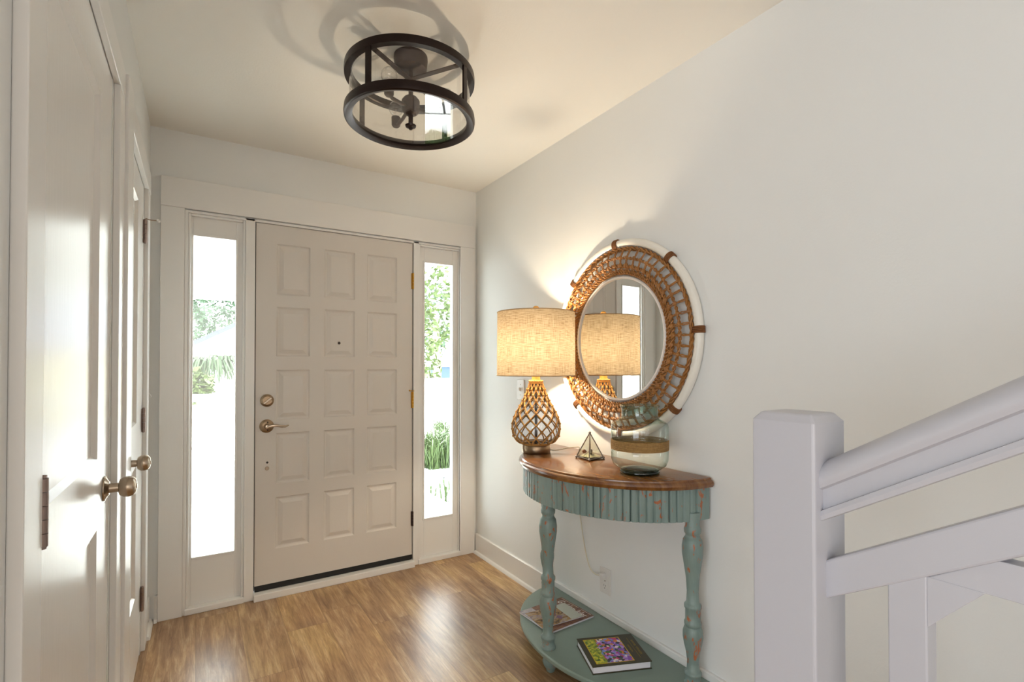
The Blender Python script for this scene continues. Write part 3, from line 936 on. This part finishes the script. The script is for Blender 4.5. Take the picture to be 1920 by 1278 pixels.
mb.tube([(LX, LY + .0, LZ + .40), (LX, LY + .055, LZ + .45), (LX, LY + .058, LZ + .53), (LX, LY + .02, SZ1 - .02), (LX, LY, SZ1 - .016), (LX, LY - .02, SZ1 - .02), (LX, LY - .058, LZ + .53), (LX, LY - .055, LZ + .45), (LX, LY, LZ + .40)], .0018, 6)
mb.build('harp', 'brass', lp)
MB().lathe([(.004, SZ1 - .018), (.004, SZ1 + .008), (.011, SZ1 + .010), (.015, SZ1 + .017), (.0145, SZ1 + .025), (.008, SZ1 + .032), (0, SZ1 + .033)], c0, 20).build('finial', 'lampwood', lp)
MB().lathe([(.012, LZ + .40), (.012, LZ + .43), (.014, LZ + .44), (.030, LZ + .475), (.031, LZ + .495), (.024, LZ + .515), (0, LZ + .525)], c0, 20).build('bulb', 'bulb_glass', lp)
lb = light('table_lamp_light', 'POINT', (LX, LY, LZ + .485), (0, 0, 0), 18.5, (1.0, .83, .60), shadow_soft_size=.028)
# cord: out of the base, behind the table, down the wall to the outlet
XW = XR - .0045
cpts = [(LX + .055, LY - .035, LZ + .012), (1.44, 1.915, LZ + .006), (1.50, 1.90, LZ + .018), (1.555, 1.905, LZ + .016), (1.592, 1.925, LZ + .010), (XW, 1.935, LZ - .01), (XW, 1.94, .70), (XW, 1.935, .54),
        (XW, 1.912, .435), (XW - .002, 1.880, .328), (XW - .008, 1.845, .282), (XW - .016, 1.800, .276), (XW - .024, 1.764, .287), (XW - .018, 1.754, .287)]
def smooth(p, it=3):
    p = [Vector(q) for q in p]
    for _ in range(it):
        o = [p[0]]
        for a, b in zip(p, p[1:]):
            o += [a * .75 + b * .25, a * .25 + b * .75]
        o.append(p[-1]); p = o
    return p
cd = MB().tube(smooth(cpts), .0027, 8).build('cord', 'cord', lp)
MB().box(XR - .030, 1.742, .276, XR - .0065, 1.766, .298).build('plug', 'plastic', cd, angle=0, bevel=.004)

# ------------------------------------------------------------------ glass jar
JX, JY = 1.428, 1.372
jr = thing('glass_jar', (JX, JY, ZT), 'large clear green glass jar wrapped with a jute band', 'jar')
c0 = (JX, JY, ZT)
MB().lathe([(.048, .013), (.080, .020), (.0985, .034), (.1055, .052), (.107, .078), (.1065, .088), (.1048, .091), (.1040, .128), (.1062, .131), (.107, .139), (.107, .178), (.1030, .189), (.0950, .195)], c0, 64).build('jar_body', 'jar_glass', jr, angle=60)
MB().lathe([(.0950, .195), (.082, .201), (.0725, .207), (.0690, .213), (.0680, .225), (.0685, .243), (.0715, .249), (.0740, .253), (.0735, .257), (.0695, .2585), (.0660, .255), (.0648, .245), (.0650, .218)], c0, 64).build('jar_neck', 'jar_neck_glass', jr, angle=60)
MB().lathe([(0, 0), (.066, 0), (.073, .0035), (.0745, .010), (.070, .0155), (.048, .017), (0, .019)], c0, 56).build('jar_foot', 'jar_thick', jr, angle=60)
MB().lathe([(.1045, .091), (.1072, .0915), (.1078, .097), (.108, .109), (.1078, .121), (.1072, .127), (.1045, .1275)], c0, 64, close=True).build('jute_band', 'jute', jr, angle=60)

# ------------------------------------------------------------------ glass pyramid
PA = [Vector((1.418, 1.760, ZT)), Vector((1.408, 1.640, ZT)), Vector((1.522, 1.655, ZT)), Vector((1.532, 1.775, ZT))]
pc = sum(PA, Vector()) / 4
pc.z = ZT
py = thing('glass_pyramid', pc, 'small silver edged glass pyramid between lamp and jar', 'ornament')
PA = [pc + (p - pc) * .80 + Vector((0, 0, .006)) for p in PA]
apex = pc + Vector((0, 0, .112))
ppts = PA
mb = MB()
for i in range(4):
    mb.tube([PA[i], PA[(i + 1) % 4]], .0026, 8)
    mb.tube([PA[i], apex], .0026, 8)
mb.build('frame', 'silver', py)
for p in PA + [apex]: MB().ball(p, .006, 12, 8).build('corner_bead', 'silver', py)
for i in range(4):
    MB().add([PA[i], PA[(i + 1) % 4], apex], [(0, 1, 2)]).build('glass_panel', 'terra_glass', py, angle=0, fix=False)
q = [pc + (p - pc) * .94 for p in PA]
MB().prism([Vector((p.x, p.y, ZT + .003)) for p in q], (0, 0, .003)).build('base_plate', 'silver', py, angle=0)
mb = MB(); G = 8
for i in range(G + 1):
    for j in range(G + 1):
        a = q[0].lerp(q[1], i / G); b = q[3].lerp(q[2], i / G); p = a.lerp(b, j / G)
        p = pc + (p - pc) * .86
        p.z = ZT + .010 + .014 * sin(pi * i / G) * sin(pi * j / G) + rnd.uniform(0, .002)
        mb.v.append(tuple(p))
for i in range(G):
    for j in range(G):
        k = i * (G + 1) + j
        mb.f.append((k, k + 1, k + G + 2, k + G + 1)); mb.mi.append(0)
mb.build('sand', 'sand', py, angle=80)
mb = MB()
mb.ball(pc + Vector((-.018, .016, .030)), .010, 10, 6, (1.2, .8, .8))
mb.build('shell', 'shell', py)
MB().tube([pc + Vector((-.012, -.022, .024)), pc + Vector((.004, -.004, .034)), pc + Vector((.012, .014, .030))], [.004, .0065, .003], 8).build('driftwood', 'driftwood', py)

# ------------------------------------------------------------------ book and magazines on the shelf
def stroke(mb, pts, w, z, thick=.0004):
    """flat inked stroke lying on a cover"""
    pts = [Vector((p[0], p[1], 0)) for p in pts]
    L = []; R = []
    for i, p in enumerate(pts):
        a = pts[max(0, i - 1)]; b = pts[min(len(pts) - 1, i + 1)]
        t = (b - a).normalized() if (b - a).length > 1e-9 else Vector((1, 0, 0))
        n = Vector((-t.y, t.x, 0)) * w
        L.append(p + n); R.append(p - n)
    vs = [Vector((p.x, p.y, z)) for p in L] + [Vector((p.x, p.y, z)) for p in R]
    n = len(pts)
    mb.add(vs, [(i, i + 1, n + i + 1, n + i) for i in range(n - 1)])

def flat_thing(name, loc, rz, label, cat):
    o = thing(name, loc, label, cat)
    o.rotation_euler = (0, 0, rz)
    return o
def lbuild(mb, name, mat, par, **kw):
    """build a part given in the parent's own (possibly turned) frame"""
    o = mb.build(name, mat, None, **kw)
    o.parent = par
    return o
# hardback: local x runs from the page side to the title side, y up the picture
bk = flat_thing('book', (1.3985, 1.489, SHZ), radians(-22.0), 'dark green hardback book with a colourful garden picture on its cover', 'book')
BW, BH, BT = .236, .200, .030
lbuild(MB().box(-BW / 2, -BH / 2, BT - .003, BW / 2, BH / 2, BT), 'front_cover', 'cover_green', bk, angle=0, bevel=.001)
lbuild(MB().box(-BW / 2, -BH / 2, .0002, BW / 2, BH / 2, .003), 'back_cover', 'cover_green', bk, angle=0, bevel=.001)
lbuild(MB().box(-BW / 2 + .004, BH / 2 - .004, .003, BW / 2 - .001, BH / 2, BT - .003), 'spine', 'cover_green', bk, angle=0)
lbuild(MB().box(-BW / 2 + .005, -BH / 2 + .005, .003, BW / 2 - .005, BH / 2 - .004, BT - .003), 'pages', 'page', bk, angle=0)
PX0, PX1, PY0, PY1 = -.094, .052, -.083, .080
lbuild(MB().box(PX0, PY0, BT, PX1, PY1, BT + .0003), 'cover_picture', 'picture', bk, angle=0)
mb = MB()
for a in ((PX0 - .003, PY0 - .003, PX1 + .003, PY0), (PX0 - .003, PY1, PX1 + .003, PY1 + .003), (PX0 - .003, PY0, PX0, PY1), (PX1, PY0, PX1 + .003, PY1)):
    mb.box(a[0], a[1], BT, a[2], a[3], BT + .0004)
lbuild(mb, 'picture_border', 'yellow_line', bk, angle=0)
mb = MB()
def scribble(mb, x, y0, y1, amp, waves, w, z, seed):
    r = random.Random(seed); n = waves * 7; pts = []
    for i in range(n + 1):
        t = i / n
        pts.append((x + amp * sin(2 * pi * waves * t) * r.uniform(.5, 1.0), y0 + (y1 - y0) * t + .0022 * cos(2 * pi * waves * t)))
    stroke(mb, pts, w, z)
scribble(mb, .098, .052, .010, .0055, 6, .0007, BT + .0004, 1)
scribble(mb, .098, .002, -.050, .0055, 7, .0007, BT + .0004, 2)
scribble(mb, .084, .068, -.072, .0022, 16, .0004, BT + .0004, 3)
scribble(mb, .070, .020, -.030, .0050, 7, .0006, BT + .0004, 4)
lbuild(mb, 'gold_lettering', 'gold_ink', bk, angle=0, fix=False)

def text_mesh(body, size, shear=.0):
    cu = bpy.data.curves.new('lettering', 'FONT')
    cu.body = body; cu.size = size; cu.shear = shear; cu.resolution_u = 3
    cu.align_x = 'CENTER'; cu.align_y = 'CENTER'
    cu.extrude = .00015
    o = bpy.data.objects.new('lettering', cu)
    COL.objects.link(o)
    dg = bpy.context.evaluated_depsgraph_get()
    me = bpy.data.meshes.new_from_object(o.evaluated_get(dg))
    bpy.data.objects.remove(o)
    return me
def text_part(name, body, size, mat, par, loc, rz, shear=.0, sx=1.0):
    me = text_mesh(body, size, shear)
    me.materials.clear(); me.materials.append(M[mat])
    o = bpy.data.objects.new(name, me)
    COL.objects.link(o); o.parent = par
    o.location = loc; o.rotation_euler = (0, 0, rz); o.scale = (sx, 1, 1)
    return o

# lower magazine: local x from its foot to its titled head, title reads towards -y
mg = flat_thing('magazine', (1.410, 1.874, SHZ), radians(3), 'brown magazine with a white script title lying under the booklet', 'magazine')
lbuild(MB().box(-.128, -.112, .0003, .128, .112, .008), 'pages', 'page', mg, angle=0, bevel=.001)
lbuild(MB().box(-.1285, -.1125, .008, .1285, .1125, .0086), 'cover', 'mag_brown', mg, angle=0)
lbuild(MB().box(-.1280, -.060, .0086, -.060, .1120, .0089), 'cover_photo', 'mag_lilac', mg, angle=0)
text_part('title', 'Golden Isles', .052, 'white_ink', mg, (.092, 0, .0089), radians(-90), .35, .72)
mb = MB(); mb.box(.121, -.02, .0086, .1225, .105, .0089).box(.121, -.10, .0086, .1225, -.035, .0089)
lbuild(mb, 'title_rule', 'white_ink', mg, angle=0)
# upper booklet
bt = flat_thing('booklet', (1.388, 1.862, SHZ + .0095), radians(-3), 'pale sandy booklet lying on top of the brown magazine', 'magazine')
lbuild(MB().box(-.109, -.073, 0, .109, .073, .0035), 'pages', 'page', bt, angle=0)
lbuild(MB().box(-.110, -.074, .0035, .110, .074, .0042), 'cover', 'mag_beach', bt, angle=0)
lbuild(MB().box(.048, -.073, .0042, .109, .073, .0045), 'cover_panel', 'mag_sky', bt, angle=0)
mb = MB().ball((-.004, .012, .0046), .021, 14, 8, (.75, 1.2, .02)).ball((.010, -.030, .0046), .014, 14, 8, (.8, 1.3, .02))
lbuild(mb, 'cover_motif', 'mag_purple', bt, angle=0)

# ------------------------------------------------------------------ electrical plates
ol = thing('wall_outlet', (XR, 1.750, .261), 'white duplex wall outlet behind the console table', 'outlet')
box(XR - .006, 1.714, .202, XR - .0002, 1.787, .320).build('cover_plate', 'plastic', ol, angle=0, bevel=.0025)
for z in (.287, .236):
    rc = MB().lathe([(0, XR - .0078), (.015, XR - .0078), (.0165, XR - .006)], (0, 1.751, z), 24, 'X').build('receptacle', 'plastic', ol)
    if z < .25:
        mb = MB().box(XR - .0082, 1.756, z + .001, XR - .0075, 1.7575, z + .010).box(XR - .0082, 1.7445, z + .001, XR - .0075, 1.746, z + .009)
        mb.lathe([(0, XR - .0082), (.0022, XR - .0082), (.0022, XR - .0075)], (0, 1.751, z - .007), 10, 'X')
        mb.build('slots', 'slot', rc, angle=0)
MB().lathe([(0, XR - .0068), (.0028, XR - .0068), (.003, XR - .006)], (0, 1.751, .2615), 10, 'X').build('screw', 'nickel', ol)
sw = thing('light_switch', (XR, 2.467, 1.113), 'white light switch on the right wall behind the lamp', 'switch')
box(XR - .006, 2.430, 1.055, XR - .0002, 2.504, 1.171).build('cover_plate', 'plastic', sw, angle=0, bevel=.0025)
MB().prism([(XR - .006, 2.4615, 1.103), (XR - .006, 2.4615, 1.123), (XR - .020, 2.4615, 1.126), (XR - .018, 2.4615, 1.112)], (0, .011, 0)).build('toggle', 'plastic', sw, angle=0, bevel=.001)
for z in (1.083, 1.143): MB().lathe([(0, XR - .0068), (.0028, XR - .0068), (.003, XR - .006)], (0, 2.467, z), 10, 'X').build('screw', 'nickel', sw)
s2 = thing('light_switch', (XL, 2.925, 1.118), 'white light switch at the left corner beside the far closet', 'switch')
box(XL + .0002, 2.888, 1.060, XL + .006, 2.962, 1.176).build('cover_plate', 'plastic', s2, angle=0, bevel=.0025)
MB().prism([(XL + .006, 2.920, 1.108), (XL + .006, 2.920, 1.128), (XL + .018, 2.920, 1.112), (XL + .020, 2.920, 1.104)], (0, .011, 0)).build('toggle', 'plastic', s2, angle=0, bevel=.001)

# ------------------------------------------------------------------ outdoors
struct('porch_deck', box(-5, YD + .142, -.12, 2.0, 6.60, -.03), 'deck', 'white painted porch deck outside the door', 'deck', angle=0)
struct('ground', box(-14, YD + .142, -.45, 18, 40, -.18), 'pavers', 'paved garden ground', 'ground', angle=0)
mb = MB().box(-5, YD + .142, 2.30, 2.0, 6.75, 2.40).box(-5, 6.30, 1.985, 2.0, 6.45, 2.30)
struct('porch_roof', mb, 'ext_white', 'white porch ceiling and beam', 'porch roof', angle=0)
pf = thing('porch_railing', (.10, 6.42, -.03), 'white porch railing with crossed braces beyond the left sidelight', 'railing')
RY0, RY1 = 6.38, 6.45
for x in (-2.9, -1.4, .10, 1.6):
    box(x - .065, RY0 - .03, -.03, x + .065, RY1 + .03, .93).build('post', 'ext_white', pf, angle=0)
for z0, z1 in ((.87, .95), (.66, .71), (.08, .14)):
    box(-4.9, RY0, z0, 1.95, RY1, z1).build('rail', 'ext_white', pf, angle=0)
def bar(y0, y1, a, b, w):
    a = Vector((a[0], 0, a[1])); b = Vector((b[0], 0, b[1])); d = (b - a).normalized(); n = Vector((-d.z, 0, d.x)) * w
    return MB().prism([Vector((p.x, y0, p.z)) for p in (a - n, b - n, b + n, a + n)], (0, y1 - y0, 0))
for x in (-2.15, -.65, .85):
    for s in (-1, 1):
        for zz in ((.14, .40), (.40, .66)):
            xa, xb = x - .68 * s, x
            bar(RY0 + .02, RY1 - .02, (xa, zz[0] if s > 0 else zz[0]), (xb, zz[1]), .02).build('brace', 'ext_white', pf, angle=0)
            bar(RY0 + .025, RY1 - .025, (xa, zz[1]), (xb, zz[0]), .02).build('brace', 'ext_white', pf, angle=0)

def foliage(n, c, rad, size, seed, squash=1.0):
    r = random.Random(seed); mb = MB()
    for _ in range(n):
        while True:
            p = Vector((r.uniform(-1, 1), r.uniform(-1, 1), r.uniform(-1, 1)))
            if .35 < p.length < 1: break
        lump = 1 + .25 * sin(5 * p.x + seed) * cos(4 * p.z + seed)
        q = Vector(c) + Vector((p.x * rad[0], p.y * rad[1], p.z * rad[2])) * lump
        d = Vector((r.gauss(0, 1), r.gauss(0, 1), r.gauss(0, .6))).normalized(); e = d.orthogonal().normalized()
        e = (Matrix.Rotation(r.uniform(0, 6.28), 3, d) @ e)
        s = size * r.uniform(.6, 1.3)
        mb.add([q - d * s, q + e * s * .45, q + d * s, q - e * s * .45], [(0, 1, 2, 3)])
    return mb
def tree(loc, h, crown, n, size, mat, seed, label):
    t = thing('tree', loc, label, 'tree', 'trees beyond the porch')
    L = Vector(loc)
    MB().tube([L, L + Vector((.05, 0, h * .5)), L + Vector((0, .05, h))], [.16, .12, .06], 8).build('trunk', 'bark', t)
    foliage(n, L + Vector((0, 0, h)), crown, size, seed).build('crown', mat, t, angle=0, fix=False)
    return t
tree((-.25, 21.8, -.18), 3.2, (.75, .8, 1.1), 1100, .09, 'leaf_a', 1, 'dark leafed tree at the left edge of the left sidelight')
tree((1.1, 24, -.18), 3.4, (1.5, 1.2, 1.1), 2200, .09, 'leaf_a', 2, 'blue green tree rising over the roof in the left sidelight')
tree((-2.6, 23, -.18), 3.2, (1.7, 1.2, 1.3), 700, .13, 'leaf_b', 3, 'yellow green tree seen in the mirror side of the porch')
tree((5.7, 13.2, -.18), 3.2, (.9, .8, 1.5), 700, .11, 'leaf_b', 4, 'pale yellow green tree high in the right sidelight')
tree((8.6, 20.5, -.18), 3.4, (1.3, 1.0, 1.6), 800, .12, 'leaf_a', 5, 'paler far tree behind in the right sidelight')
tree((5.0, 12.2, -.18), 1.5, (.45, .5, .9), 420, .08, 'leaf_b', 6, 'slim bushy tree at the left of the right sidelight')
# palm beyond the railing
pm = thing('palm', (.05, 8.8, -.18), 'fan palm with drooping fronds behind the porch railing', 'palm')
MB().tube([(.05, 8.8, -.18), (.06, 8.8, .6), (.10, 8.8, 1.30)], [.07, .06, .05], 8).build('trunk', 'bark', pm)
rr_ = random.Random(11); mb = MB()
for k in range(8):
    a0 = 2 * pi * k / 8 + .3; el = rr_.uniform(-.2, .8)
    tip = Vector((.17, 8.8, 1.28)) + Vector((cos(a0) * cos(el), sin(a0) * cos(el), sin(el))) * rr_.uniform(.10, .22)
    for j in range(34):
        b = a0 + (j - 16.5) * .13 + rr_.uniform(-.05, .05)
        d = Vector((cos(b), sin(b), .25)).normalized(); L = rr_.uniform(.26, .46)
        p1 = tip + d * L * .55; p2 = tip + d * L + Vector((0, 0, -rr_.uniform(.22, .55)))
        n = Vector((-sin(b), cos(b), 0)) * .015
        mb.add([tip, p1 - n, p2, p1 + n], [(0, 1, 2, 3)])
mb.build('fronds', 'leaf_c', pm, angle=0, fix=False)
def shrub(name, loc, n, hgt, spread, w, mat, seed, label, cat):
    r = random.Random(seed); mb = MB(); L = Vector(loc)
    for _ in range(n):
        b = r.uniform(0, 6.28); sp = r.uniform(.2, 1) * spread; h = hgt * r.uniform(.6, 1.1)
        d = Vector((cos(b), sin(b), 0)); p0 = L + Vector((r.uniform(-1, 1), r.uniform(-1, 1), 0)) * spread * .55
        p1 = p0 + d * sp * .45 + Vector((0, 0, h * .75)); p2 = p0 + d * sp + Vector((0, 0, h * r.uniform(.55, 1)))
        nn = Vector((-d.y, d.x, 0)) * w
        mb.add([p0 - nn, p0 + nn, p1 + nn, p1 - nn, p2], [(0, 1, 2, 3), (3, 2, 4)])
    return tag(mb.build(name, mat, None, angle=0, fix=False), label, cat)
sb = thing('shrub', (-.02, 8.1, -.18), 'leafy shrub behind the porch railing below the palm', 'shrub')
MB().tube([(-.02, 8.1, -.18), (0, 8.1, .4), (.0, 8.1, .9)], [.03, .025, .02], 8).build('stem', 'bark', sb)
foliage(420, (.0, 8.1, .98), (.22, .2, .22), .06, 31).build('foliage', 'leaf_b', sb, angle=0, fix=False)
shrub('grass_clump', (2.98, 6.75, -.18), 520, .58, .46, .007, 'grass', 22, 'bright green grass clump in the right sidelight', 'grass')
shrub('grass_clump', (3.70, 7.85, -.18), 420, .62, .48, .007, 'grass', 23, 'second grass clump farther back behind the bright one', 'grass')
shrub('grass_clump', (2.20, 4.74, -.18), 34, .30, .34, .008, 'grass', 24, 'few arching blades low at the corner of the right sidelight', 'grass')
# neighbouring house
hs_ = thing('house', (3.0, 17, -.18), 'pale yellow neighbouring house with grey roof beyond the porch', 'house')
box(.55, 16, -.18, 4.9, 18.5, 1.62).build('wall', 'house_wall', hs_, angle=0)
MB().prism([(-.1, 15.7, 1.62), (.0, 15.7, 1.74), (2.75, 15.7, 3.28), (5.1, 15.7, 1.74), (5.2, 15.7, 1.62)], (0, 3.1, 0)).build('roof', 'roof', hs_, angle=0)
MB().prism([(-.1, 15.62, 1.55), (-.1, 15.62, 1.80), (2.75, 15.62, 3.38), (2.75, 15.62, 3.13)], (0, .08, 0)).build('rake_board', 'ext_white', hs_, angle=0)
MB().prism([(-.1, 15.58, 1.80), (-.1, 15.58, 1.93), (2.75, 15.58, 3.51), (2.75, 15.58, 3.38)], (0, 3.2, 0)).build('shingles', 'shingle', hs_, angle=0)
bs = thing('shed', (7.2, 15.5, -.18), 'pale blue garden shed in the right sidelight', 'shed')
box(6.45, 15, -.18, 8.0, 16.5, 1.25).build('wall', 'blue', bs, angle=0)
MB().prism([(6.35, 14.9, 1.25), (7.2, 14.9, 1.66), (8.1, 14.9, 1.25)], (0, 1.7, 0)).build('roof', 'ext_white', bs, angle=0)
tag(box(3.6, 11.0, -.18, 8.5, 11.1, .98).build('garden_wall', 'ext_white', None, angle=0), 'low white garden wall outside the right sidelight', 'wall')
